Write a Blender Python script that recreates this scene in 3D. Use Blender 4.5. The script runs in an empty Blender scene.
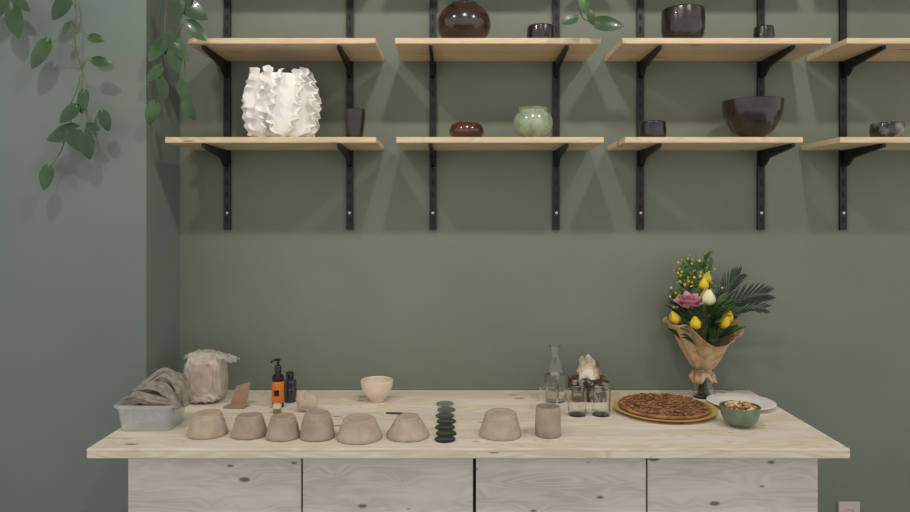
import bpy, math, random
from mathutils import Vector, noise, Matrix
random.seed(7)
EYE=1.58; F=708.0; D=2.8; TZ=0.90
# measured photo points -> world points on real surfaces (wall y=0, table z=TZ)
def W(px,py,depth): return Vector(((px-455)*depth/F, -(D-depth), EYE-(py-218)*depth/F))
def T(px,py):
    d=(EYE-TZ)*F/(py-218); return Vector(((px-455)*d/F, d-D, TZ))

# ---------------- materials
def newmat(name):
    m=bpy.data.materials.new(name); m.use_nodes=True
    nt=m.node_tree; b=nt.nodes['Principled BSDF']; return m,nt,b
def c(r,g,b,a=1):
    f=lambda x:((x/255+0.055)/1.055)**2.4 if x>10 else x/255/12.92
    return (f(r),f(g),f(b),1)
def mat(name,col,rough=.6,col2=None,scale=20,bump=0,bscale=60,trans=0,alpha=1,metal=0,coat=0,lo=.35,hi=.65,spec=.5,detail=4):
    m,nt,b=newmat(name); L=nt.links
    b.inputs['Base Color'].default_value=col; b.inputs['Roughness'].default_value=rough
    b.inputs['Transmission Weight'].default_value=trans; b.inputs['Alpha'].default_value=alpha
    b.inputs['Metallic'].default_value=metal; b.inputs['Coat Weight'].default_value=coat
    b.inputs['Specular IOR Level'].default_value=spec
    tc=nt.nodes.new('ShaderNodeTexCoord')
    if col2:
        n=nt.nodes.new('ShaderNodeTexNoise'); n.inputs['Scale'].default_value=scale; n.inputs['Detail'].default_value=detail
        r=nt.nodes.new('ShaderNodeValToRGB'); r.color_ramp.elements[0].color=col; r.color_ramp.elements[1].color=col2
        r.color_ramp.elements[0].position=lo; r.color_ramp.elements[1].position=hi
        L.new(tc.outputs['Object'],n.inputs['Vector']); L.new(n.outputs['Fac'],r.inputs['Fac']); L.new(r.outputs['Color'],b.inputs['Base Color'])
    if bump:
        n2=nt.nodes.new('ShaderNodeTexNoise'); n2.inputs['Scale'].default_value=bscale; n2.inputs['Detail'].default_value=5
        bp=nt.nodes.new('ShaderNodeBump'); bp.inputs['Strength'].default_value=bump; bp.inputs['Distance'].default_value=.01
        L.new(tc.outputs['Object'],n2.inputs['Vector']); L.new(n2.outputs['Fac'],bp.inputs['Height']); L.new(bp.outputs['Normal'],b.inputs['Normal'])
    return m
def wood(name,base,dark,knot,kx=2.6,kv=6.0,board=.115,rough=.55,seed=0.0,tint=.14,gs=1.0,thr=.085,seamd=.12,kmin=0.0,stain=None,koff=0.0,lines=75.0,kd_=.4,stmax=.8):
    m,nt,b=newmat(name); L=nt.links; N=nt.nodes
    def math_(op,a,bb=None):
        n=N.new('ShaderNodeMath'); n.operation=op
        for i,x in enumerate((a,bb)):
            if x is None: continue
            if isinstance(x,(int,float)): n.inputs[i].default_value=x
            else: L.new(x,n.inputs[i])
        return n.outputs[0]
    tc=N.new('ShaderNodeTexCoord'); s=N.new('ShaderNodeSeparateXYZ'); L.new(tc.outputs['Object'],s.inputs[0])
    oi=N.new('ShaderNodeObjectInfo')
    v=math_('ADD',s.outputs['Y'],s.outputs['Z']); v=math_('ADD',v,seed)
    bi=math_('FLOOR',math_('DIVIDE',v,board)); 
    x=math_('ADD',s.outputs['X'],math_('MULTIPLY',bi,1.37)); x=math_('ADD',x,math_('MULTIPLY',oi.outputs['Random'],40.0))
    cb=N.new('ShaderNodeCombineXYZ'); L.new(math_('MULTIPLY',x,kx),cb.inputs[0]); L.new(math_('MULTIPLY',v,kv),cb.inputs[1])
    vo=N.new('ShaderNodeTexVoronoi'); vo.voronoi_dimensions='2D'; vo.inputs['Scale'].default_value=1; L.new(cb.outputs[0],vo.inputs['Vector'])
    kd=vo.outputs['Distance']
    near=N.new('ShaderNodeMapRange'); L.new(kd,near.inputs[0]); near.inputs[1].default_value=0; near.inputs[2].default_value=.35; near.inputs[3].default_value=1; near.inputs[4].default_value=0
    cg=N.new('ShaderNodeCombineXYZ'); L.new(math_('MULTIPLY',x,.9),cg.inputs[0])
    vv=math_('ADD',math_('MULTIPLY',v,9*gs),math_('MULTIPLY',near.outputs[0],kd_)); L.new(vv,cg.inputs[1]); L.new(math_('MULTIPLY',bi,3.1),cg.inputs[2])
    n1=N.new('ShaderNodeTexNoise'); n1.inputs['Scale'].default_value=1.6; n1.inputs['Detail'].default_value=2; L.new(cg.outputs[0],n1.inputs['Vector'])
    w=math_('SINE',math_('MULTIPLY',n1.outputs['Fac'],lines))
    w=math_('ADD',math_('MULTIPLY',w,.5),.5)
    c3=N.new('ShaderNodeCombineXYZ'); L.new(math_('MULTIPLY',x,6),c3.inputs[0]); L.new(math_('MULTIPLY',v,260),c3.inputs[1])
    n2=N.new('ShaderNodeTexNoise'); n2.inputs['Scale'].default_value=1; n2.inputs['Detail'].default_value=3; L.new(c3.outputs[0],n2.inputs['Vector'])
    g=math_('ADD',math_('MULTIPLY',w,.5),math_('MULTIPLY',n2.outputs['Fac'],.55))
    mx=N.new('ShaderNodeMix'); mx.data_type='RGBA'; L.new(g,mx.inputs[0]); mx.inputs[6].default_value=base; mx.inputs[7].default_value=dark
    col=mx.outputs[2]
    if stain:
        n3=N.new('ShaderNodeTexNoise'); n3.inputs['Scale'].default_value=1.0; n3.inputs['Detail'].default_value=4
        c4=N.new('ShaderNodeCombineXYZ'); L.new(math_('MULTIPLY',x,3),c4.inputs[0]); L.new(math_('MULTIPLY',v,14),c4.inputs[1]); L.new(c4.outputs[0],n3.inputs['Vector'])
        sr=N.new('ShaderNodeMapRange'); L.new(n3.outputs['Fac'],sr.inputs[0]); sr.inputs[1].default_value=.42; sr.inputs[2].default_value=.72; sr.inputs[3].default_value=0; sr.inputs[4].default_value=stmax
        ms=N.new('ShaderNodeMix'); ms.data_type='RGBA'; L.new(sr.outputs[0],ms.inputs[0]); L.new(col,ms.inputs[6]); ms.inputs[7].default_value=stain; col=ms.outputs[2]
    sel=N.new('ShaderNodeSeparateColor'); L.new(vo.outputs['Color'],sel.inputs[0])
    size=math_('MULTIPLY',math_('ADD',sel.outputs[0],kmin),thr)
    k=N.new('ShaderNodeMapRange'); L.new(math_('SUBTRACT',kd,size),k.inputs[0]); k.inputs[1].default_value=-.01+koff; k.inputs[2].default_value=.03+koff; k.inputs[3].default_value=.85; k.inputs[4].default_value=0
    mk=N.new('ShaderNodeMix'); mk.data_type='RGBA'; L.new(k.outputs[0],mk.inputs[0]); L.new(col,mk.inputs[6]); mk.inputs[7].default_value=knot
    wn=N.new('ShaderNodeTexWhiteNoise'); wn.noise_dimensions='1D'; L.new(bi,wn.inputs['W'])
    br=math_('ADD',math_('MULTIPLY',wn.outputs['Value'],tint),1-tint*.7)
    fr=math_('FRACT',math_('DIVIDE',v,board)); seam=math_('GREATER_THAN',fr,.025); br=math_('MULTIPLY',br,math_('ADD',math_('MULTIPLY',seam,seamd),1-seamd))
    hs=N.new('ShaderNodeHueSaturation'); L.new(br,hs.inputs['Value']); L.new(mk.outputs[2],hs.inputs['Color']); L.new(hs.outputs[0],b.inputs['Base Color'])
    b.inputs['Roughness'].default_value=rough; b.inputs['Specular IOR Level'].default_value=.25
    bp=N.new('ShaderNodeBump'); bp.inputs['Strength'].default_value=.08; bp.inputs['Distance'].default_value=.004; L.new(g,bp.inputs['Height']); L.new(bp.outputs[0],b.inputs['Normal'])
    return m

M={}
M['wall']=mat('sage_paint',c(112,120,107),.65,c(120,127,114),1.6,.06,120,spec=.35,detail=6)
M['wallL']=mat('sage_paint_left',c(106,118,111),.65,c(114,125,118),1.6,.06,120,spec=.35,detail=6)
M['floor']=mat('floor_concrete',c(120,115,108),.6,c(140,135,126),4)
M['ceil']=mat('ceiling_paint',c(215,213,208),.8)
M['shelfwood']=wood('pine_shelf',c(230,208,176),c(208,182,146),c(160,116,76),2.5,9,board=.15,seed=.3,koff=-.015)
M['top']=wood('pine_tabletop',c(236,227,210),c(206,190,164),c(136,106,78),3.6,9,board=.1,seed=.15,rough=.8,thr=.11,kmin=-.4,stain=c(236,231,222),lines=95,stmax=.7)
M['panel']=wood('whitewashed_pine',c(222,217,210),c(196,188,179),c(112,92,76),5.0,11,board=.29,seed=.12,tint=.05,gs=.9,thr=.16,kmin=-.5,seamd=.0,rough=.85,stain=c(228,224,219),lines=100,kd_=.22)
M['dark']=mat('dark_gap',c(30,28,26),.8)
M['black']=mat('black_steel',c(20,20,21),.42,metal=.2)
M['screw']=mat('screw_zinc',c(210,210,205),.3,metal=.8)
M['clay']=mat('greenware_clay',c(168,154,136),.92,c(182,168,150),30,.2,90,spec=.2)
M['clay2']=mat('greenware_clay_b',c(156,143,126),.92,c(172,158,141),25,.2,90,spec=.2)
M['white']=mat('white_bisque',c(232,229,223),.6,c(240,238,233),20,.1,60)
M['pink']=mat('blush_glaze',c(226,206,190),.35,c(234,217,204),30)
M['blk']=mat('black_glaze',c(22,20,20),.25,c(46,40,37),18,.15,30,coat=.3)
M['brn']=mat('dark_brown_glaze',c(36,25,21),.2,c(58,38,30),9,coat=.5)
M['red']=mat('oxblood_glaze',c(92,40,28),.2,c(50,28,24),14,coat=.5)
M['cel']=mat('celadon_glaze',c(116,138,114),.22,c(160,170,142),24,coat=.5)
M['ochre']=mat('ochre_rim',c(176,140,80),.3,c(140,110,60),40)
M['gry']=mat('smoky_glaze',c(40,38,36),.2,c(140,136,126),16,coat=.4,lo=.45)
M['glass']=mat('clear_glass',(1,1,1,1),.02,trans=1); M['glass'].node_tree.nodes['Principled BSDF'].inputs['IOR'].default_value=1.45
M['water']=mat('water',(.95,.98,.97,1),.0,trans=1); M['water'].node_tree.nodes['Principled BSDF'].inputs['IOR'].default_value=1.33
M['tub']=mat('clear_plastic',c(225,228,226),.15,alpha=.30,coat=.5)
M['cloth']=mat('linen_cloth',c(126,117,107),.95,c(158,148,136),60,.4,200,spec=.1)
M['bagclay']=mat('bagged_clay',c(172,156,143),.35,c(206,196,187),12,.5,25,coat=.6)
M['film']=mat('plastic_film',c(225,220,212),.2,alpha=.4,coat=.3)
M['card']=mat('cardboard',c(150,124,98),.85,c(160,134,108),30)
M['bottle']=mat('black_plastic',c(20,19,20),.25)
M['orange']=mat('orange_label',c(214,118,44),.5)
M['smoke']=mat('smoky_bottle',c(52,52,56),.12,coat=.5)
M['labelw']=mat('pale_label',c(206,200,190),.6)
M['stone']=mat('clay_lump',c(182,166,148),.9,c(204,190,172),20,.5,30)
M['tool']=mat('tool_metal',c(78,72,66),.35,metal=.6)
M['plate']=mat('white_plate',c(240,237,230),.25)
M['board']=mat('amber_plate',c(196,158,92),.35,c(214,182,118),14)
M['crust']=mat('pie_crust',c(178,130,84),.8,c(136,90,54),25,.4,60)
M['top1']=mat('topping_brown',c(112,74,48),.75,c(146,98,62),60,.5,90)
M['top2']=mat('topping_dark',c(92,60,42),.7)
M['top3']=mat('topping_tan',c(168,122,80),.7)
M['gbowl']=mat('sage_bowl_glaze',c(96,110,92),.35,c(116,128,108),25,coat=.3)
M['nut1']=mat('nut_tan',c(190,150,100),.6); M['nut2']=mat('nut_pale',c(222,200,162),.6); M['nut3']=mat('nut_brown',c(130,86,54),.6)
M['pattern']=mat('patterned_box',c(48,40,37),.6,c(150,132,112),45,lo=.5,hi=.58)
M['tissue']=mat('tissue_paper',c(226,216,202),.9,c(150,116,86),7,lo=.42,hi=.56,spec=.1)
M['kraft']=mat('kraft_paper',c(196,166,128),.85,c(160,124,88),40,.3,60,lo=.45,hi=.7)
M['leaf']=mat('pothos_leaf',c(30,62,28),.35,c(66,96,40),9,coat=.15,lo=.45,hi=.75)
M['stem']=mat('green_stem',c(82,98,56),.5)
M['palm']=mat('palm_leaf',c(26,46,32),.5)
M['gr2']=mat('bouquet_leaf',c(54,86,40),.5)
M['yel']=mat('yellow_petal',c(232,196,40),.55); M['yel2']=mat('yellow_green_bloom',c(196,188,60),.6)
M['pinkf']=mat('pink_petal',c(196,116,142),.55,c(224,168,184),40); M['cream']=mat('cream_petal',c(236,228,180),.55)
M['terra']=mat('plant_pot_glaze',c(190,180,165),.5); M['soil']=mat('soil',c(50,38,28),.95)
M['outlet']=mat('socket_plastic',c(190,186,176),.4)
def tilemat(i):
    a=(120,134,126); b_=(12,18,18); t=min(1,i/3.6)
    return mat('glass_sample_%d'%i,c(*[a[k]+(b_[k]-a[k])*t for k in range(3)]),.12,coat=.6)

# ---------------- mesh builder
class MB:
    def __init__(s): s.v=[];s.f=[];s.m=[]
    def add(s,vs,fs,mi=0):
        o=len(s.v); s.v+= [tuple(x) for x in vs]; s.f+=[tuple(i+o for i in f) for f in fs]; s.m+=[mi]*len(fs)
    def lathe(s,prof,mi=0,seg=48,loc=(0,0,0),fn=None,capb=True,capt=False,mis=None):
        vs=[];n=len(prof); o=len(s.v)
        for j,(r,z) in enumerate(prof):
            for i in range(seg):
                a=2*math.pi*i/seg; x=r*math.cos(a);y=r*math.sin(a);zz=z
                if fn: x,y,zz=fn(x,y,zz,a,r)
                vs.append((x+loc[0],y+loc[1],zz+loc[2]))
        s.v+=vs
        for j in range(n-1):
            for i in range(seg):
                k=(i+1)%seg
                s.f.append((o+j*seg+i,o+j*seg+k,o+(j+1)*seg+k,o+(j+1)*seg+i)); s.m.append(mis[j] if mis else mi)
        if capb: s.f.append(tuple(o+i for i in range(seg))[::-1]); s.m.append(mi)
        if capt: s.f.append(tuple(o+(n-1)*seg+i for i in range(seg))); s.m.append(mis[-1] if mis else mi)
    def tube(s,pts,rad,mi=0,seg=6):
        pts=[Vector(p) for p in pts]; n=len(pts); o=len(s.v)
        for j,p in enumerate(pts):
            d=(pts[min(j+1,n-1)]-pts[max(j-1,0)]).normalized()
            u=d.cross(Vector((.3,.9,.2))).normalized(); w=d.cross(u)
            r=rad[j] if isinstance(rad,(list,tuple)) else rad
            for i in range(seg):
                a=2*math.pi*i/seg; s.v.append(tuple(p+u*r*math.cos(a)+w*r*math.sin(a)))
        for j in range(n-1):
            for i in range(seg):
                k=(i+1)%seg; s.f.append((o+j*seg+i,o+j*seg+k,o+(j+1)*seg+k,o+(j+1)*seg+i)); s.m.append(mi)
        s.f.append(tuple(o+i for i in range(seg))[::-1]); s.m.append(mi)
        s.f.append(tuple(o+(n-1)*seg+i for i in range(seg))); s.m.append(mi)
    def leaf(s,base,d,nrm,L,Wd,mi=0,bend=.2,fold=.15,kind='heart',nt=9):
        base=Vector(base); d=Vector(d).normalized(); nrm=Vector(nrm); side=d.cross(nrm).normalized(); nrm=side.cross(d).normalized()
        vs=[];fs=[]; A=(-1,-.5,0,.5,1)
        for j in range(nt):
            t=j/(nt-1)
            if kind=='heart': w=(max(t,.004)**.42)*(max(1-t,0)**.8)*1.42
            elif kind=='petal': w=math.sin(math.pi*min(1,t**1.4*.93+.04))
            elif kind=='tulip': w=math.sin(math.pi*(.12+.80*t))**.8
            else: w=math.sin(math.pi*max(.03,t))**.7
            for a in A:
                back=-.18*abs(a)**2*(1-t)**3 if kind=='heart' else 0
                p=base+d*L*(t+back)-nrm*bend*L*t*t+side*Wd*.5*w*a+nrm*fold*Wd*w*abs(a)
                if kind=='tulip': p=p-nrm*.32*L*math.sin(math.pi*t)
                vs.append(p)
        for j in range(nt-1):
            for i in range(4): fs.append((j*5+i,j*5+i+1,(j+1)*5+i+1,(j+1)*5+i))
        s.add(vs,fs,mi)
    def blob(s,cn,r,mi=0,amp=0,fr=3,nu=14,nv=9,seed=0,clampz=None,sq=1):
        cn=Vector(cn); r=Vector(r) if hasattr(r,'__len__') else Vector((r,r,r)); o=len(s.v)
        for j in range(nv+1):
            th=math.pi*j/nv
            for i in range(nu):
                a=2*math.pi*i/nu; d=Vector((math.sin(th)*math.cos(a),math.sin(th)*math.sin(a),math.cos(th)))
                k=1
                if amp: k+=amp*noise.fractal(d*fr+Vector((seed,seed*1.7,0)),1,2,4)
                p=Vector((d.x*r.x,d.y*r.y,d.z*r.z))*k+cn
                if clampz is not None: p.z=max(p.z,clampz)
                s.v.append(tuple(p))
        for j in range(nv):
            for i in range(nu):
                k=(i+1)%nu; s.f.append((o+j*nu+i,o+(j+1)*nu+i,o+(j+1)*nu+k,o+j*nu+k)); s.m.append(mi)
    def box(s,a,b,mi=0):
        x0,y0,z0=a;x1,y1,z1=b
        s.add([(x0,y0,z0),(x1,y0,z0),(x1,y1,z0),(x0,y1,z0),(x0,y0,z1),(x1,y0,z1),(x1,y1,z1),(x0,y1,z1)],
              [(0,3,2,1),(4,5,6,7),(0,1,5,4),(1,2,6,5),(2,3,7,6),(3,0,4,7)],mi)
    def obj(s,name,mats,loc=(0,0,0),smooth=True,bevel=0,rotz=0,parent=None,solid=0,sub=0):
        me=bpy.data.meshes.new(name); me.from_pydata(s.v,[],s.f); me.validate(); 
        for m in mats: me.materials.append(M[m] if isinstance(m,str) else m)
        if len(me.polygons)==len(s.m): me.polygons.foreach_set('material_index',s.m)
        if smooth: me.polygons.foreach_set('use_smooth',[True]*len(me.polygons))
        me.update()
        if smooth: 
            try: me.set_sharp_from_angle(angle=math.radians(50))
            except Exception: pass
        ob=bpy.data.objects.new(name,me); bpy.context.collection.objects.link(ob); ob.location=loc; ob.rotation_euler[2]=rotz
        if solid: q=ob.modifiers.new('s','SOLIDIFY'); q.thickness=solid; q.offset=0
        if bevel: q=ob.modifiers.new('b','BEVEL'); q.width=bevel; q.segments=2
        if sub: q=ob.modifiers.new('u','SUBSURF'); q.levels=sub; q.render_levels=sub
        if parent: ob.parent=parent
        return ob
def empty(name,loc=(0,0,0)):
    e=bpy.data.objects.new(name,None); bpy.context.collection.objects.link(e); e.location=loc; e.empty_display_size=.05; return e
def boxobj(name,a,b,m,parent=None,bevel=0,local=False):
    x=MB(); cx=Vector([(a[i]+b[i])/2 for i in range(3)])
    x.box([a[i]-cx[i] for i in range(3)],[b[i]-cx[i] for i in range(3)]); o=x.obj(name,[m],cx,smooth=False,bevel=bevel)
    if parent: o.parent=parent; o.matrix_parent_inverse=Matrix.Translation(parent.location).inverted()
    return o

# ---------------- room
boxobj('wall_back',(-3.2,0,0),(3.2,.12,3.5),'wall')
boxobj('wall_left',(-3.2,-.30,0),(-1.09,-.0005,3.5),'wallL')
boxobj('floor',(-3.2,-4.6,-.1),(3.2,.12,0),'floor')
boxobj('ceiling',(-3.2,-4.6,3.5),(3.2,.12,3.6),'ceil')

# ---------------- counter
cnt=empty('wooden_counter',(.03,-.35,0))
boxobj('table_top',(-1.087,-.712,.87),(1.166,-.002,TZ),'top',cnt,.003)
boxobj('carcass',(-.985,-.63,0),(1.094,-.02,.87),'dark',cnt)
for i,(a,b) in enumerate([(-.993,-.468),(-.4625,.0545),(.064,.580),(.5855,1.102)]):
    boxobj('door_panel_%d'%(i+1),(a,-.65,.05),(b,-.63,.866),'panel',cnt,.002)
boxobj('side_panel_1',(1.094,-.63,0),(1.102,-.02,.868),'panel',cnt)
boxobj('side_panel_2',(-.993,-.63,0),(-.985,-.02,.868),'panel',cnt)
o=MB(); o.box((-.042,-.01,-.042),(.042,0,.042)); o.lathe([(.02,0),(.02,.004),(.017,.004),(.017,-.002)],0,24,fn=lambda x,y,z,a,r:(x,-.01-z,y),capb=False)
o.obj('wall_socket',['outlet'],(1.554,-.0005,.418),smooth=False,bevel=.003)

# ---------------- shelves
rails=[-.898,-.415,-.087,.399,.731,1.206,1.53,2.02]
for x in rails:
    m=MB(); m.box((-.0135,-.012,1.533),(.0135,0,2.75))
    z=1.56; 
    while z<2.7:
        m.box((-.0045,-.0135,z),(.0045,-.0119,z+.022),1); z+=.05
    for z in (1.60,1.79,2.15,2.45): m.lathe([(.006,0),(.005,.003),(.001,.004)],2,12,loc=(0,0,z),fn=lambda a,b,cz,q,r:(a,-.012-cz,b))
    m.obj('shelf_rail',['black','dark','screw'],(x,-.0005,0),smooth=False)
rows={2.216:[(-.946,-.28),(-.212,.515),(.59,1.328),(1.384,2.15)],
      1.866:[(-1.024,-.279),(-.208,.526),(.60,1.229),(1.36,2.15)],
      2.566:[(-.946,-.28),(-.212,.515),(.59,1.328),(1.384,2.15)]}
for z,ss in rows.items():
    for i,(a,b) in enumerate(ss):
        e=empty('wall_shelf',((a+b)/2,-.15,z))
        boxobj('board',(a,-.30,z-.02),(b,-.0145,z),'shelfwood',e,.0015)
        for x in rails[2*i:2*i+2]:
            m=MB(); zt=z-.0205; y0=-.0145
            pr=[(y0,zt),(y0-.262,zt),(y0-.262,zt-.012),(y0-.06,zt-.036),(y0-.03,zt-.06),(y0,zt-.065)]
            vs=[(x-.006,p[0],p[1]) for p in pr]+[(x+.006,p[0],p[1]) for p in pr]; n=len(pr)
            m.add(vs,[tuple(range(n)),tuple(range(2*n-1,n-1,-1))]+[(k,k+n,(k+1)%n+n,(k+1)%n) for k in range(n)])
            ob=m.obj('bracket',['black'],smooth=False,parent=e); ob.matrix_parent_inverse=Matrix.Translation(e.location).inverted()

# ---------------- pottery helpers
def wob(amp,seed):
    return lambda x,y,z,a,r:(x*(1+amp*noise.noise(Vector((math.cos(a),math.sin(a),z*8+seed)))),y*(1+amp*noise.noise(Vector((math.cos(a),math.sin(a),z*8+seed)))),z)
def vessel(name,prof,loc,m,th=.005,amp=.01,seed=0,mats=None):
    b=MB(); inner=[(max(r-th,.001),max(z,th)) for r,z in reversed(prof)]+[(.0008,th)]
    full=[(.0008,0)]+prof+[(prof[-1][0]-th*.5,prof[-1][1]+th*.4)]+inner
    mis=None
    if mats:
        n=len(full)-1; lip=len(prof); mis=[1 if abs(j-lip)<=1 else 0 for j in range(n)]
    b.lathe(full,0,56,fn=wob(amp,seed),capb=True,capt=True,mis=mis)
    return b.obj(name,mats or [m],loc)
def sm(pts,n=6):
    out=[];P=[pts[0]]+pts+[pts[-1]]
    for i in range(1,len(P)-2):
        for k in range(n):
            t=k/n; q=[]
            for a in (0,1):
                p0,p1,p2,p3=P[i-1][a],P[i][a],P[i+1][a],P[i+2][a]
                q.append(.5*((2*p1)+(-p0+p2)*t+(2*p0-5*p1+4*p2-p3)*t*t+(-p0+3*p1-3*p2+p3)*t**3))
            out.append((max(q[0],.0005),q[1]))
    out.append(pts[-1]); return out
SY=-.18; Z2=1.8662; Z1=2.2162
vessel('black_tumbler',sm([(.026,0),(.03,.02),(.036,.07),(.038,.113)]),(-.37,SY,Z2),'blk')
vessel('red_bowl',sm([(.035,0),(.055,.012),(.064,.034),(.056,.056),(.046,.062)]),(.043,SY,Z2),'red')
vessel('celadon_pot',sm([(.034,0),(.036,.008),(.062,.03),(.073,.062),(.066,.092),(.052,.106),(.056,.118)]),(.289,SY,Z2),'cel',mats=['cel','ochre'])
vessel('small_black_cup',sm([(.038,0),(.046,.01),(.049,.035),(.046,.068)]),(.732,SY,Z2),'blk')
vessel('black_serving_bowl',sm([(.04,0),(.042,.01),(.075,.04),(.1,.09),(.108,.145)]),(1.101,SY,Z2),'blk',seed=3)
vessel('smoky_dish',sm([(.04,0),(.052,.01),(.058,.035),(.055,.062)]),(1.60,SY,Z2),'gry')
vessel('round_brown_vase',sm([(.045,0),(.075,.02),(.099,.065),(.094,.105),(.07,.138),(.05,.148),(.05,.154)]),(.033,SY,Z1),'brn')
vessel('small_black_bowl',sm([(.03,0),(.047,.012),(.052,.04),(.05,.07)]),(.318,SY,Z1),'blk')
vessel('black_pot',sm([(.038,0),(.06,.012),(.076,.05),(.078,.10),(.076,.132)]),(.844,SY,Z1),'blk',seed=2)
vessel('tiny_cup',sm([(.028,0),(.036,.014),(.037,.035),(.034,.068)]),(1.143,SY,Z1),'blk')

# ruffled white vase
b=MB()
body=sm([(.078,0),(.094,.03),(.106,.10),(.104,.17),(.094,.225),(.090,.238)])
full=[(.0008,0)]+body+[(r-.008,z) for r,z in reversed(body[2:])]+[(.0008,.012)]
b.lathe(full,0,64,capb=True,capt=True)
def rad(z):
    for (r0,z0),(r1,z1) in zip(body,body[1:]):
        if z0<=z<=z1: return r0+(r1-r0)*(z-z0)/max(z1-z0,1e-6)
    return body[-1][0]
NF=13
for k in range(NF):
    a0=2*math.pi*k/NF+.10*math.sin(k*2.3); nz=170; top=.250+.010*math.sin(k*1.7)
    prof_=[(0,.0065),(.35,.0045),(.65,.0042),(.82,.0058),(.94,.0060),(1.0,.0040),(1.03,0.0)]
    ring=prof_+[(s,-t_) for s,t_ in reversed(prof_[:-1])]; nr=len(ring); vs=[];fs=[]
    for j in range(nz+1):
        t=j/nz; z=.006+t*(top-.006)
        nzv=noise.noise(Vector((t*6,k*3.3,0))); ph=t*2*math.pi*7+k*1.9+3*nzv
        endf=min(1,t/.04,(1-t)/.03+.25)
        for s,th_ in ring:
            sc=abs(math.sin(ph*.5+.6))**.8
            out=s*(.028+.006*math.sin(t*math.pi)+.008*sc*s)
            wv=math.sin(ph)*.0085*s**1.5+.010*s*math.sin(t*13+k*2)
            R=rad(min(z,.237))-.004+out*endf; ang=a0+.12*math.sin(t*4+k)+.10*nzv
            tan=Vector((-math.sin(ang),math.cos(ang),0)); rv=Vector((math.cos(ang),math.sin(ang),0))
            p=rv*R+tan*(wv+th_); zz=z+.003*s*math.cos(ph)
            if t>.93: zz+=.008*s*(t-.93)/.07
            vs.append((p.x,p.y,max(zz,.001)))
    for j in range(nz):
        for i in range(nr):
            i2=(i+1)%nr; fs.append((j*nr+i,j*nr+i2,(j+1)*nr+i2,(j+1)*nr+i))
    fs.append(tuple(range(nr))[::-1]); fs.append(tuple(nz*nr+i for i in range(nr)))
    b.add(vs,fs)
b.obj('ruffled_white_vase',['white'],(-.644,-.165,Z2))

# ---------------- clay bowls on the table
def inv_bowl(px,py,rb,rt,h,m,seed,mid=.86):
    p=T(px,py)
    rm=rb*mid
    pr=[(rb*.955,.0008),(rb*.99,.002),(rb,.006),(rb*.985,.012),(rb*.5+rm*.5,h*.28),(rm,h*.52),(rm*.5+rt*.5,h*.76),(rt*1.12,h*.86),(rt*1.03,h*.89),(rt*1.02,h*.97),(rt*.97,h),(rt*.82,h*1.0),(rt*.78,h*.95),(.001,h*.94)]
    tilt=.02*math.sin(seed*2.1)
    w=wob(.03,seed)
    def fn(x,y,z,a,r):
        x,y,z=w(x,y,z,a,r); return x,y,z*(1+tilt*x/rb*2)
    b=MB(); b.lathe([(.0008,.001)]+pr,0,56,fn=fn,capb=True,capt=True); b.obj('clay_bowl',[m],p,rotz=seed)
inv_bowl(207.5,434,.062,.040,.068,'clay',1)
inv_bowl(249.5,435,.056,.038,.064,'clay2',2)
inv_bowl(283,437,.053,.036,.066,'clay2',3,.88)
inv_bowl(317.5,437,.054,.037,.078,'clay2',4,.9)
inv_bowl(359.5,438,.070,.046,.062,'clay',5)
inv_bowl(408,436,.067,.036,.062,'clay',6,.8)
inv_bowl(500.5,435,.066,.046,.072,'clay',7,.88)
b=MB(); b.lathe([(.0008,0),(.038,0),(.0415,.004),(.0405,.03),(.0375,.088),(.036,.092),(.0335,.090),(.034,.07),(.0005,.07)],0,48,fn=wob(.015,9),capt=True); b.obj('clay_cup',['clay2'],T(548,435))
vessel('blush_bowl',sm([(.026,0),(.03,.006),(.028,.009),(.048,.03),(.058,.06),(.06,.078)]),T(377,401),'pink')
for i,py in enumerate([404.5,410.5,416.5,422,428,434,440]):
    b=MB(); b.lathe([(.0008,0),(.030,0),(.0325,.002),(.0325,.004),(.030,.006),(.027,.006),(.024,.0045),(.0008,.0045)],0,40,capt=True,fn=wob(.04,i))
    b.obj('glaze_sample_disc',[tilemat(i)],T(445.5+(.8 if i%2 else -.5),py))
b=MB(); b.tube([(-.055,.006,.0045),(-.01,0,.0045),(.0,0,.0045)],[.003,.0035,.003],0,8); b.tube([(0,0,.004),(.03,-.004,.004),(.055,-.006,.003)],[.002,.003,.001],0,8); b.obj('clay_tool',['tool'],T(402,414.5))
b=MB(); b.blob((0,0,.034),(.038,.034,.036),0,.22,1.4,28,18,seed=4,clampz=0); b.obj('clay_lump',['stone'],T(307,411))

# bottles
p=T(278,407); b=MB()
b.lathe(sm([(.019,0),(.021,.004),(.021,.1),(.019,.112),(.010,.122),(.009,.13)],4),0,32,capt=True)
b.lathe([(.0214,.018),(.0217,.02),(.0217,.092),(.0214,.094)],1,32,capb=False)
b.lathe([(.012,.126),(.012,.145),(.009,.150),(.005,.152),(.005,.165),(.009,.166),(.009,.174),(.001,.175)],0,24,capt=True)
b.tube([(0,0,.17),(-.012,-.008,.17),(-.022,-.014,.164)],.004,0,8)
b.box((-.009,-.0225,.045),(.009,-.0215,.065),0)
b.obj('pump_bottle',['bottle','orange','labelw'],p)
b=MB(); b.lathe(sm([(.021,0),(.024,.004),(.024,.07),(.021,.08),(.012,.086),(.012,.09)],4),0,32,capt=True); b.lathe([(.014,.088),(.014,.108),(.012,.11),(.001,.11)],1,24,capt=True)
b.lathe([(.0242,.015),(.0246,.016),(.0246,.05),(.0242,.051)],2,32,capb=False)
b.obj('small_bottle',['smoke','bottle','smoke'],T(290,401.5))
b=MB(); b.lathe([(.012,0),(.014,.002),(.014,.02)],0,24,capt=True); b.lathe([(.0155,.018),(.0155,.029),(.014,.031),(.001,.031)],1,24,capt=True); b.obj('small_jar',['ochre','labelw'],T(277,413)+Vector((0,0,0)))

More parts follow.
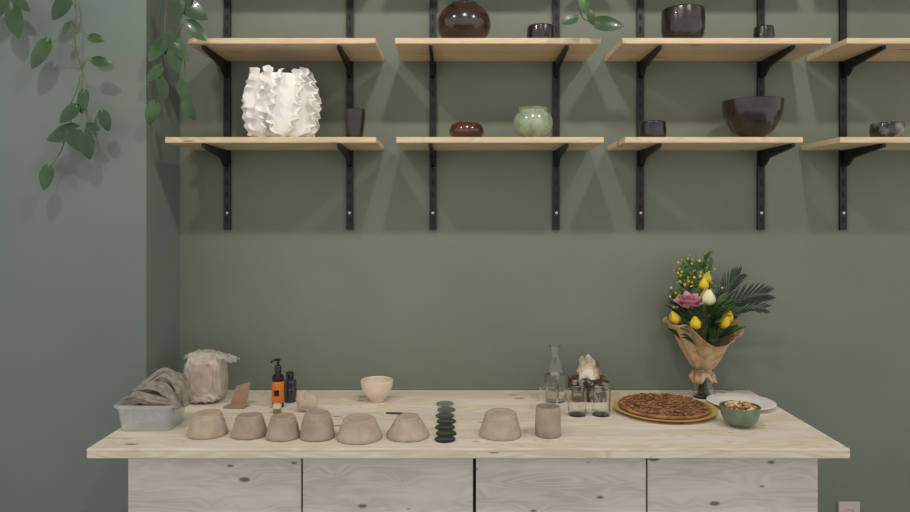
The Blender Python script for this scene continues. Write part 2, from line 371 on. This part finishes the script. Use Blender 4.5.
# plastic tub with cloth
e=empty('plastic_tub_with_cloth',T(153,426))
b=MB()
def rrect(hx,hy,z,r=.02,n=5):
    out=[]
    for cx,cy,a0 in ((hx-r,hy-r,0),(-hx+r,hy-r,90),(-hx+r,-hy+r,180),(hx-r,-hy+r,270)):
        for k in range(n): a=math.radians(a0+90*k/(n-1)); out.append((cx+r*math.cos(a),cy+r*math.sin(a),z))
    return out
rings=[rrect(.080,.062,0),rrect(.086,.068,.05),rrect(.091,.073,.078),rrect(.097,.079,.078),rrect(.097,.079,.086),rrect(.089,.071,.086),rrect(.084,.066,.05),rrect(.078,.06,.004)]
n=len(rings[0]); vs=[v for r in rings for v in r]; fs=[tuple(range(n))[::-1]]
for j in range(len(rings)-1):
    for i in range(n): k=(i+1)%n; fs.append((j*n+i,j*n+k,(j+1)*n+k,(j+1)*n+i))
fs.append(tuple((len(rings)-1)*n+i for i in range(n))); b.add(vs,fs); b.obj('tub',['tub'],parent=e)
def crumple(name,mats,cn,r,parent=None,seed=0,amp=.5,nu=80,nv=50,clampz=0,fr=1.6,sq=.8,loc=(0,0,0),fine=.14):
    b=MB(); cn=Vector(cn)
    for j in range(nv+1):
        th=math.pi*j/nv
        for i in range(nu):
            a=2*math.pi*i/nu; d=Vector((math.sin(th)*math.cos(a),math.sin(th)*math.sin(a),math.cos(th)))
            s=Vector((seed,seed*.7,seed*1.3)); q=d*fr+s
            q2=q+Vector((noise.noise(q*1.3),noise.noise(q*1.3+Vector((5,5,5))),noise.noise(q*1.3+Vector((9,2,1)))))*.8
            rid=1-abs(noise.noise(q2*1.6))*2.2; rid2=1-abs(noise.noise(q2*3.4))*2
            k=1+amp*(.32*(rid-.5)+fine*(rid2-.5))+amp*.25*noise.noise(q)
            e_=Vector([math.copysign(abs(z)**sq,z) for z in d])
            p=Vector((e_.x*r[0],e_.y*r[1],e_.z*r[2]))*k+cn; p.z=max(p.z,clampz); b.v.append(tuple(p))
    for j in range(nv):
        for i in range(nu):
            k=(i+1)%nu; b.f.append((j*nu+i,(j+1)*nu+i,(j+1)*nu+k,j*nu+k)); b.m.append(0)
    return b.obj(name,mats,loc,parent=parent)
crumple('cloth_inside',['cloth'],(0,0,.045),(.064,.046,.038),e,2,.3,clampz=.006,fine=.05)
def roll(b,pts,r0,seed,flat=.7):
    pts=[Vector(p) for p in pts]; q=[]
    P=[pts[0]]+pts+[pts[-1]]
    for i in range(1,len(P)-2):
        for k in range(10):
            t=k/10; q.append(.5*((2*P[i])+(-P[i-1]+P[i+1])*t+(2*P[i-1]-5*P[i]+4*P[i+1]-P[i+2])*t*t+(-P[i-1]+3*P[i]-3*P[i+1]+P[i+2])*t**3))
    q.append(pts[-1]); n=len(q); seg=36; o=len(b.v)
    for j,p in enumerate(q):
        d=(q[min(j+1,n-1)]-q[max(j-1,0)]).normalized(); side=d.cross(Vector((0,0,1))).normalized(); up=side.cross(d)
        tt=j/(n-1); rr=r0*(math.sin(math.pi*min(.96,max(.04,tt)))**.35)
        for i in range(seg):
            a=2*math.pi*i/seg
            k=1+.28*noise.noise(Vector((math.cos(a)*1.5,math.sin(a)*1.5,tt*3+seed)))+.16*(1-abs(math.sin(a*2.5+tt*4+seed))*2)+.06*math.sin(a*9-tt*3)
            b.v.append(tuple(p+side*rr*k*math.cos(a)+up*rr*k*flat*math.sin(a)))
    for j in range(n-1):
        for i in range(seg): k=(i+1)%seg; b.f.append((o+j*seg+i,o+j*seg+k,o+(j+1)*seg+k,o+(j+1)*seg+i)); b.m.append(0)
    b.f.append(tuple(o+i for i in range(seg))[::-1]); b.m.append(0); b.f.append(tuple(o+(n-1)*seg+i for i in range(seg))); b.m.append(0)
b=MB()
roll(b,[(-.085,-.03,.090),(-.03,-.048,.107),(.03,-.055,.102),(.085,-.048,.088)],.022,1)
roll(b,[(-.08,.02,.094),(-.03,-.018,.124),(.02,-.025,.138),(.06,-.035,.122),(.100,-.05,.070)],.024,2)
roll(b,[(-.06,.04,.106),(-.01,.02,.145),(.045,.012,.155),(.088,.0,.125),(.112,-.02,.070)],.025,3)
roll(b,[(-.03,.05,.11),(.03,.045,.152),(.08,.035,.135),(.115,.02,.078)],.025,4)
roll(b,[(-.06,-.005,.105),(-.01,-.01,.148),(.035,.015,.176),(.07,.03,.150)],.016,6)
roll(b,[(-.075,.05,.095),(-.02,.055,.120),(.04,.06,.120)],.025,7)
roll(b,[(-.05,.01,.10),(.0,.01,.12),(.06,.0,.115)],.038,8)
ob=b.obj('cloth',['cloth'],parent=e)
# clay bag
e=empty('bagged_clay',T(206,402))
crumple('clay_block',['bagclay'],(0,0,.095),(.066,.06,.090),e,3,.34,90,60,fr=1.2,sq=.5,fine=.12)
b=MB()
nu,nv=40,16
for j in range(nv+1):
    for i in range(nu+1):
        u=i/nu;v=j/nv; x=-.07+u*.185; y=-.045+v*.08
        rg=1-abs(noise.noise(Vector((u*5,v*4,2))))*2
        z=.176+.022*rg*.6-.03*abs(u-.35)-.05*max(0,u-.8)
        b.v.append((x,y+.02*noise.noise(Vector((u*6,v*3,7))),z))
for j in range(nv):
    for i in range(nu): b.f.append((j*(nu+1)+i,j*(nu+1)+i+1,(j+1)*(nu+1)+i+1,(j+1)*(nu+1)+i)); b.m.append(0)
b.obj('bag_film',['film'],parent=e)
b=MB(); b.add([(-.03,-.0,0),(.03,.0,0),(.036,.03,.080),(-.015,.03,.066)],[(0,1,2,3)]); b.add([(-.045,-.035,.002),(.03,-.04,.002),(.045,.0,.012),(-.035,.0,.006)],[(0,1,2,3)])
b.obj('cardboard_scrap',['card'],T(238,406),smooth=False,solid=.002)

# glass bottle & tumblers
def glassware(name,prof,loc,th=.0025,fill=None):
    e=empty(name,loc); b=MB(); inner=[(max(r-th,.001),max(z,th*2)) for r,z in reversed(prof)]
    b.lathe([(.0008,0)]+prof+[(prof[-1][0]-th/2,prof[-1][1]+th*.3)]+inner+[(.0008,th*2)],0,40,capb=True,capt=True); b.obj('glass',['glass'],parent=e)
    if fill:
        w=[(max(r-th*.9,.001),max(z,th*2.1)) for r,z in prof if z<=fill]; w=w+[(w[-1][0],fill)]
        b=MB(); b.lathe([(.0008,th*2.1)]+w,0,40,capb=True,capt=True); b.obj('water',['water'],parent=e)
glassware('glass_carafe',sm([(.034,0),(.037,.006),(.038,.06),(.036,.11),(.026,.145),(.0165,.168),(.0160,.185),(.021,.207)]),T(555,401),fill=.10)
for px,py in ((549,411),(577,415),(601,415)):
    glassware('drinking_glass',sm([(.029,0),(.031,.005),(.032,.04),(.034,.09)]),T(px,py))

# tissue box
e=empty('napkin_box',T(588,399))
b=MB(); b.box((-.068,-.05,0),(.068,.05,.080)); b.obj('box',['pattern'],smooth=False,bevel=.003,parent=e)
def sheet(b,a,bv,cv,w,seed,nu=18,nv=14):
    o=len(b.v); a=Vector(a); bv=Vector(bv); cv=Vector(cv)
    for j in range(nv+1):
        for i in range(nu+1):
            u=i/nu;v=j/nv; p=a+bv*(u-.5)*(1.0-.55*v)+cv*v
            n_=Vector((noise.noise(Vector((u*2,v*2,seed))),noise.noise(Vector((u*2,v*2,seed+9))),noise.noise(Vector((u*2,v*2,seed+5)))))
            rg=(1-abs(noise.noise(Vector((u*4,v*3,seed+2))))*2)*.010
            p+=n_*.022+Vector((0,-rg,rg*.5)); p.z=max(p.z,.06); b.v.append(tuple(p))
    for j in range(nv):
        for i in range(nu): b.f.append((o+j*(nu+1)+i,o+j*(nu+1)+i+1,o+(j+1)*(nu+1)+i+1,o+(j+1)*(nu+1)+i)); b.m.append(0)
b=MB(); sheet(b,(.0,-.02,.074),(.085,.01,0),(-.012,.01,.085),1,1); sheet(b,(.008,.01,.074),(.08,-.03,0),(.01,.005,.068),1,4); sheet(b,(-.01,.0,.074),(.05,.05,0),(-.018,-.01,.05),1,7)
b.obj('napkins',['tissue'],parent=e,solid=.001)

# pie
p=T(664,411); e=empty('pie_on_plate',p)
b=MB(); b.lathe([(.0008,0),(.13,0),(.16,.006),(.178,.014),(.179,.017),(.175,.017),(.155,.011),(.0008,.009)],0,72,capt=True); b.obj('plate',['board'],parent=e)
b=MB(); b.lathe([(.0008,.0115),(.145,.0115),(.155,.014),(.157,.020),(.152,.024),(.146,.022),(.0008,.021)],0,72,fn=wob(.05,5),capt=True)
for k in range(800):
    r=.150*math.sqrt(random.random()); a=random.random()*6.283; s=random.uniform(.003,.008)
    b.blob((r*math.cos(a),r*math.sin(a),.022+random.random()*.005),(s,s*random.uniform(.4,1),s*.4),random.choice((0,0,1,1,1,2,3)),.4,2,8,5,seed=k)
b.obj('pie',['crust','top1','top2','top3'],parent=e)
b=MB(); b.lathe([(.0008,0),(.07,0),(.075,.005),(.116,.016),(.118,.018),(.115,.0195),(.078,.009),(.0008,.007)],0,72,capt=True); b.obj('white_plate',['plate'],T(741,406))
p=T(740,426); e=empty('snack_bowl',p)
pr=sm([(.032,0),(.034,.006),(.05,.018),(.06,.042),(.064,.066)]); th=.005
b=MB(); b.lathe([(.0008,0)]+pr+[(.061,.068)]+[(max(r-th,.001),max(z,th)) for r,z in reversed(pr)]+[(.0008,th)],0,56,capb=True,capt=True); b.obj('bowl',['gbowl'],parent=e)
b=MB()
for k in range(150):
    r=.05*math.sqrt(random.random()); a=random.random()*6.283; s=random.uniform(.005,.009)
    b.blob((r*math.cos(a),r*math.sin(a),.056+.018*(1-(r/.05)**2)+random.random()*.005),(s,s*.7,s*.6),random.choice((0,0,1,1,2)),.2,2,8,6,seed=k)
b.lathe([(.0008,.03),(.048,.03),(.053,.052),(.03,.062),(.0008,.066)],0,24,capt=True)
b.obj('nuts',['nut1','nut2','nut3'],parent=e)

# ---------------- bouquet
p=T(703,397); e=empty('flower_bouquet',p); S=.0038
def B(px,py,y=0): return Vector(((px-703)*S,y,(397-py)*S))
pr=sm([(.036,0),(.038,.006),(.036,.06),(.038,.13)]); th=.003
b=MB(); b.lathe([(.0008,0)]+pr+[(.0365,.131)]+[(r-th,max(z,.006)) for r,z in reversed(pr)]+[(.0008,.006)],0,40,capb=True,capt=True); b.obj('vase',['glass'],parent=e)
b=MB()
def stem(to,r=.0025,mi=0,start=None):
    a=start or Vector((random.uniform(-.022,.022),random.uniform(-.018,.015),.012)); to=Vector(to)
    mid=Vector((random.uniform(-.006,.006),random.uniform(-.006,.006),.12)); pts=[]
    for k in range(9):
        t=k/8; pts.append(a.lerp(mid,min(1,t*2.5)) if t<.4 else mid.lerp(to,(t-.4)/.6)+Vector((0,0,.012*math.sin((t-.4)/.6*math.pi))))
    b.tube(pts,r,mi,6)
c0=B(683,307,-.06); stem(c0)
for ring,(n,L,tilt,w) in enumerate([(6,.044,.25,.030),(8,.056,.55,.036),(9,.066,.9,.040),(9,.062,1.3,.038)]):
    for k in range(n):
        a=2*math.pi*k/n+ring*.5; d=Vector((math.cos(a)*math.sin(tilt),math.sin(a)*math.sin(tilt)*.9-.55,math.cos(tilt)*.8))
        b.leaf(c0,d,Vector((-math.cos(a),-math.sin(a),.8)),L,w,2,-.25,.3,'petal')
def tulip(px,py,y,mi=1,L=.052,lx=None,open_=.30,wd=.026):
    c0=B(px,py,y); stem(c0); lean=Vector(((px-703)*.018 if lx is None else lx,-.3,1)).normalized()
    b.tube([c0-lean*.004,c0+lean*.008],[.003,.007],0,8)
    for k in range(6):
        a=2*math.pi*k/6+px; rv=Vector((math.cos(a),math.sin(a),0))
        b.leaf(c0+rv*.002,lean+rv*(open_ if k%2 else open_*.7),-rv,L,wd,mi,-.22,.30,'tulip')
for q in ((689,326,-.085),(714,325,-.085),(719,321,-.06),(703,291,.0),(674,322,-.04)): tulip(*q)
tulip(701,304,-.07,3,.066,open_=.4,wd=.034); tulip(706,284,.0,4,.045)
for tx,ty,y in ((690,256,0),(677,260,-.02),(706,254,.02),(666,287,-.03),(698,266,.03),(712,262,0),(682,272,.03)):
    end=B(tx,ty,y); stem(end,.0015)
    root=B(702,330)
    for k in range(20):
        t=.55+.45*random.random(); q=root.lerp(end,t)+Vector((random.gauss(0,.014),random.gauss(0,.012),random.gauss(0,.012)))
        b.blob(q,random.uniform(.002,.006),random.choice((1,4,4)),.3,2,7,5,seed=k)
        b.tube([root.lerp(end,t-.04),q],.0007,0,4)
    for k in range(6):
        t=.5+.45*random.random(); q=root.lerp(end,t); b.leaf(q,(random.uniform(-1,1),random.uniform(-.6,.3),.7),(0,-1,.4),.045,.016,5,.2,.1,'blade')
for k in range(90):
    a=random.random()*6.283; t=random.uniform(.26,.42); q=Vector((.075*math.cos(a)*random.random()**.5,-.03+.06*math.sin(a),t-.06))
    b.leaf(q,(math.cos(a)*.8,math.sin(a)*.6-.2,random.uniform(.4,1.2)),(0,-.6,1),random.uniform(.05,.10),random.uniform(.014,.028),random.choice((5,5,6)),.3,.15,'blade')
for (sx,sy,ex,ey,yy,cnt_,ll) in ((712,322,762,293,-.03,17,.072),(712,322,742,276,.03,15,.065),(714,326,756,306,-.06,12,.05)):
    r0=B(sx,sy,-.01); r1=B(ex,ey,yy); pts=[r0.lerp(r1,t/10)+Vector((0,0,.03*math.sin(t/10*math.pi))) for t in range(11)]
    b.tube(pts,[.0022-.00018*k for k in range(11)],6,6)
    stem(r0,.0022,6)
    for k in range(cnt_):
        t=.2+.8*k/(cnt_-1); i=min(9,int(t*10)); q=pts[i].lerp(pts[i+1],t*10-i); d=(pts[i+1]-pts[i]).normalized()
        for sd in (1,-1):
            up=Vector((-d.z,0,d.x))*sd; b.leaf(q,d*1.0+up*.55+Vector((0,random.uniform(-.25,.1),0)),(0,-1,0),ll*math.sin(math.pi*min(.93,.25+t*.62))+.014,.0060,6,.10,.1,'blade',6)
for tip in ((657,285),(664,278),(662,300),(732,262),(722,264)):
    b.leaf(B(697 if tip[0]<700 else 712,325),B(*tip,-.02)-B(700,325),(0,-1,.1),.15,.011,6,.1,.1,'blade')
b.obj('flowers',['stem','yel','pinkf','cream','yel2','gr2','palm'],parent=e)
b=MB(); seg=72; nz=16
for j in range(nz+1):
    t=j/nz
    for i in range(seg+1):
        a=2*math.pi*i/seg+.9
        lift=.030*math.sin(a*2+.5)+.022*math.sin(a*5)
        front=max(0,-math.sin(a)); side=max(0,-math.cos(a))
        z=.105+t*(.165-.035*front+lift*.6+.02*side)
        r=.026+.088*t**.75+.008*math.sin(a*7+3*t)*(.3+t)+.012*t*math.sin(a*3); r*=1+.10*(i/seg)
        if t>.85: r+=.02*(t-.85)/.15
        b.v.append((r*math.cos(a),r*math.sin(a)*.85,z+.004*noise.noise(Vector((a*3,t*6,0)))))
for j in range(nz):
    for i in range(seg): b.f.append((j*(seg+1)+i,j*(seg+1)+i+1,(j+1)*(seg+1)+i+1,(j+1)*(seg+1)+i)); b.m.append(0)
o=len(b.v)
for j in range(6):
    t=j/5
    for i in range(seg):
        a=2*math.pi*i/seg; r=.027+.020*t+.006*math.sin(a*9)*t; b.v.append((r*math.cos(a),r*math.sin(a),.115-.05*t+.012*math.sin(a*3)*t+.008*t*math.sin(a*7)))
for j in range(5):
    for i in range(seg): k=(i+1)%seg; b.f.append((o+j*seg+i,o+j*seg+k,o+(j+1)*seg+k,o+(j+1)*seg+i)); b.m.append(0)
b.obj('paper_wrap',['kraft'],parent=e,solid=.0012)
b=MB(); b.lathe([(.028,.108),(.0305,.110),(.0305,.117),(.028,.119)],0,32,capb=False); b.obj('twine',['card'],parent=e)

# ---------------- trailing plants
def vine(b,pts,leaves,depth,rnd=1,size=.079):
    P=[W(x,y,depth)+Vector((0,random.uniform(-.015,.015),0)) for x,y in pts]
    q=[]
    for i in range(len(P)-1):
        for k in range(6): q.append(P[i].lerp(P[i+1],k/6)+Vector((math.sin((i*6+k)*.8)*.004,0,0)))
    q.append(P[-1]); b.tube(q,.0019,1,6)
    for (x,y,dx,dz,s) in leaves:
        tip=W(x,y,depth)+Vector((0,-.03,0)); near=min(q,key=lambda v:(v-tip).length)
        d=Vector((dx,random.uniform(-.2,.0),dz)).normalized(); base=tip-d*size*s*.45
        b.tube([near,near.lerp(base,.5)+Vector((0,-.01,.012)),base],.0013,1,5)
        b.leaf(base,d,Vector((random.uniform(-.35,.35),-1,.2)),size*s,size*s*.95,0,.2,-.07,'heart')
b=MB()
vine(b,[(62,-40),(75,-5),(77,35),(80,75),(84,105),(90,120),(100,150)],[(64,10,-.6,-.8,1.15),(43,55,-.5,-.9,1.3),(100,40,.9,-.2,.7),(105,63,1,-.15,.8),(86,103,-.2,-1,.95),(72,115,-.7,-.6,1),(109,122,.3,-1,.85),(90,146,.2,-1,1.15),(97,128,1,-.3,.6),(70,30,-.5,-.8,.5)],2.44)
vine(b,[(80,75),(72,110),(70,130),(58,150),(50,175)],[(66,134,-.9,-.3,1.3),(50,178,-.2,-1,1),(78,142,.5,-.8,.9)],2.44)
vine(b,[(30,-40),(8,-5),(14,12),(16,20)],[(19,24,.2,-1,1.25),(3,8,-.4,-1,1.2),(26,6,.6,-.6,.8)],2.44)
b.obj('trailing_pothos',['leaf','stem'])
b=MB()
b.lathe(sm([(.05,0),(.07,.01),(.08,.1),(.082,.14)]),2,40,loc=(-.86,-.2,2.5662)); b.lathe([(.078,.12),(.001,.125)],3,40,loc=(-.86,-.2,2.5662),capb=False)
vine(b,[(205,-90),(192,-60),(182,-20),(176,30),(184,60),(182,95),(188,118)],[(196,12,.8,-.5,1.3),(180,14,-.2,-1,1),(172,48,.1,-1,1.2),(160,50,-.6,-.8,1.2),(178,62,.2,-1,1),(184,52,.7,-.9,1),(186,92,.3,-1,.85),(192,112,.5,-.9,.85),(199,32,.7,-.6,1.1),(188,2,.1,-1,1)],2.46)
vine(b,[(205,-90),(182,-50),(168,0),(163,40),(164,75),(158,105)],[(155,114,-.4,-1,1),(166,90,.3,-1,.85),(157,75,-.7,-.7,.85),(178,-2,.3,-1,1)],2.46)
b.obj('trailing_pothos',['leaf','stem','terra','soil'])
b=MB()
b.lathe(sm([(.05,0),(.07,.01),(.08,.1),(.082,.14)]),2,40,loc=(.46,-.2,2.5662)); b.lathe([(.078,.12),(.001,.125)],3,40,loc=(.46,-.2,2.5662),capb=False)
vine(b,[(590,-100),(598,-60),(583,-20),(581,5),(584,18),(600,30)],[(568,22,-1,-.35,.7),(607,25,.95,-.1,1.2),(583,4,.1,-1,.9),(590,20,.3,-.9,.6)],2.46)
b.obj('trailing_pothos',['leaf','stem','terra','soil'])

# ---------------- lights
def spot(x,y,z,tx,ty,tz,e,ang=125,rad=.05,col=(1,.95,.88)):
    h=empty('ceiling_spotlight',(x,y,z))
    m=MB(); m.lathe([(.001,.12),(.035,.12),(.04,.11),(.045,0),(.040,0),(.036,.1),(.001,.1)],0,24,capb=False); m.tube([(0,0,.12),(0,0,3.5-z)],.008,0,8)
    o=m.obj('lamp_housing',['black'],parent=h)
    l=bpy.data.lights.new('spot','SPOT'); l.energy=e; l.spot_size=math.radians(ang); l.spot_blend=.7; l.shadow_soft_size=rad; l.color=col
    lo=bpy.data.objects.new('lamp_light',l); bpy.context.collection.objects.link(lo); lo.parent=h
    lo.location=(0,0,-.03); lo.rotation_euler=(Vector((tx,ty,tz))-Vector((x,y,z))).to_track_quat('-Z','Y').to_euler()
spot(-1.1,-1.5,3.2,-.9,-.1,1.3,34)
spot(.1,-1.5,3.2,.1,-.1,1.3,40)
spot(1.2,-1.5,3.2,1.1,-.1,1.3,40)
w=bpy.data.worlds.new('World'); bpy.context.scene.world=w; w.use_nodes=True
w.node_tree.nodes['Background'].inputs[0].default_value=(1,.985,.96,1); w.node_tree.nodes['Background'].inputs[1].default_value=.95

cam=bpy.data.cameras.new('Camera'); co=bpy.data.objects.new('Camera',cam); bpy.context.collection.objects.link(co)
co.location=(0,-D,EYE); co.rotation_euler=(math.radians(90),0,0); cam.sensor_width=36; cam.lens=F/910*36; cam.shift_y=-(256-218)/910; cam.clip_start=.05
bpy.context.scene.camera=co
bpy.context.scene.view_settings.view_transform='Standard'
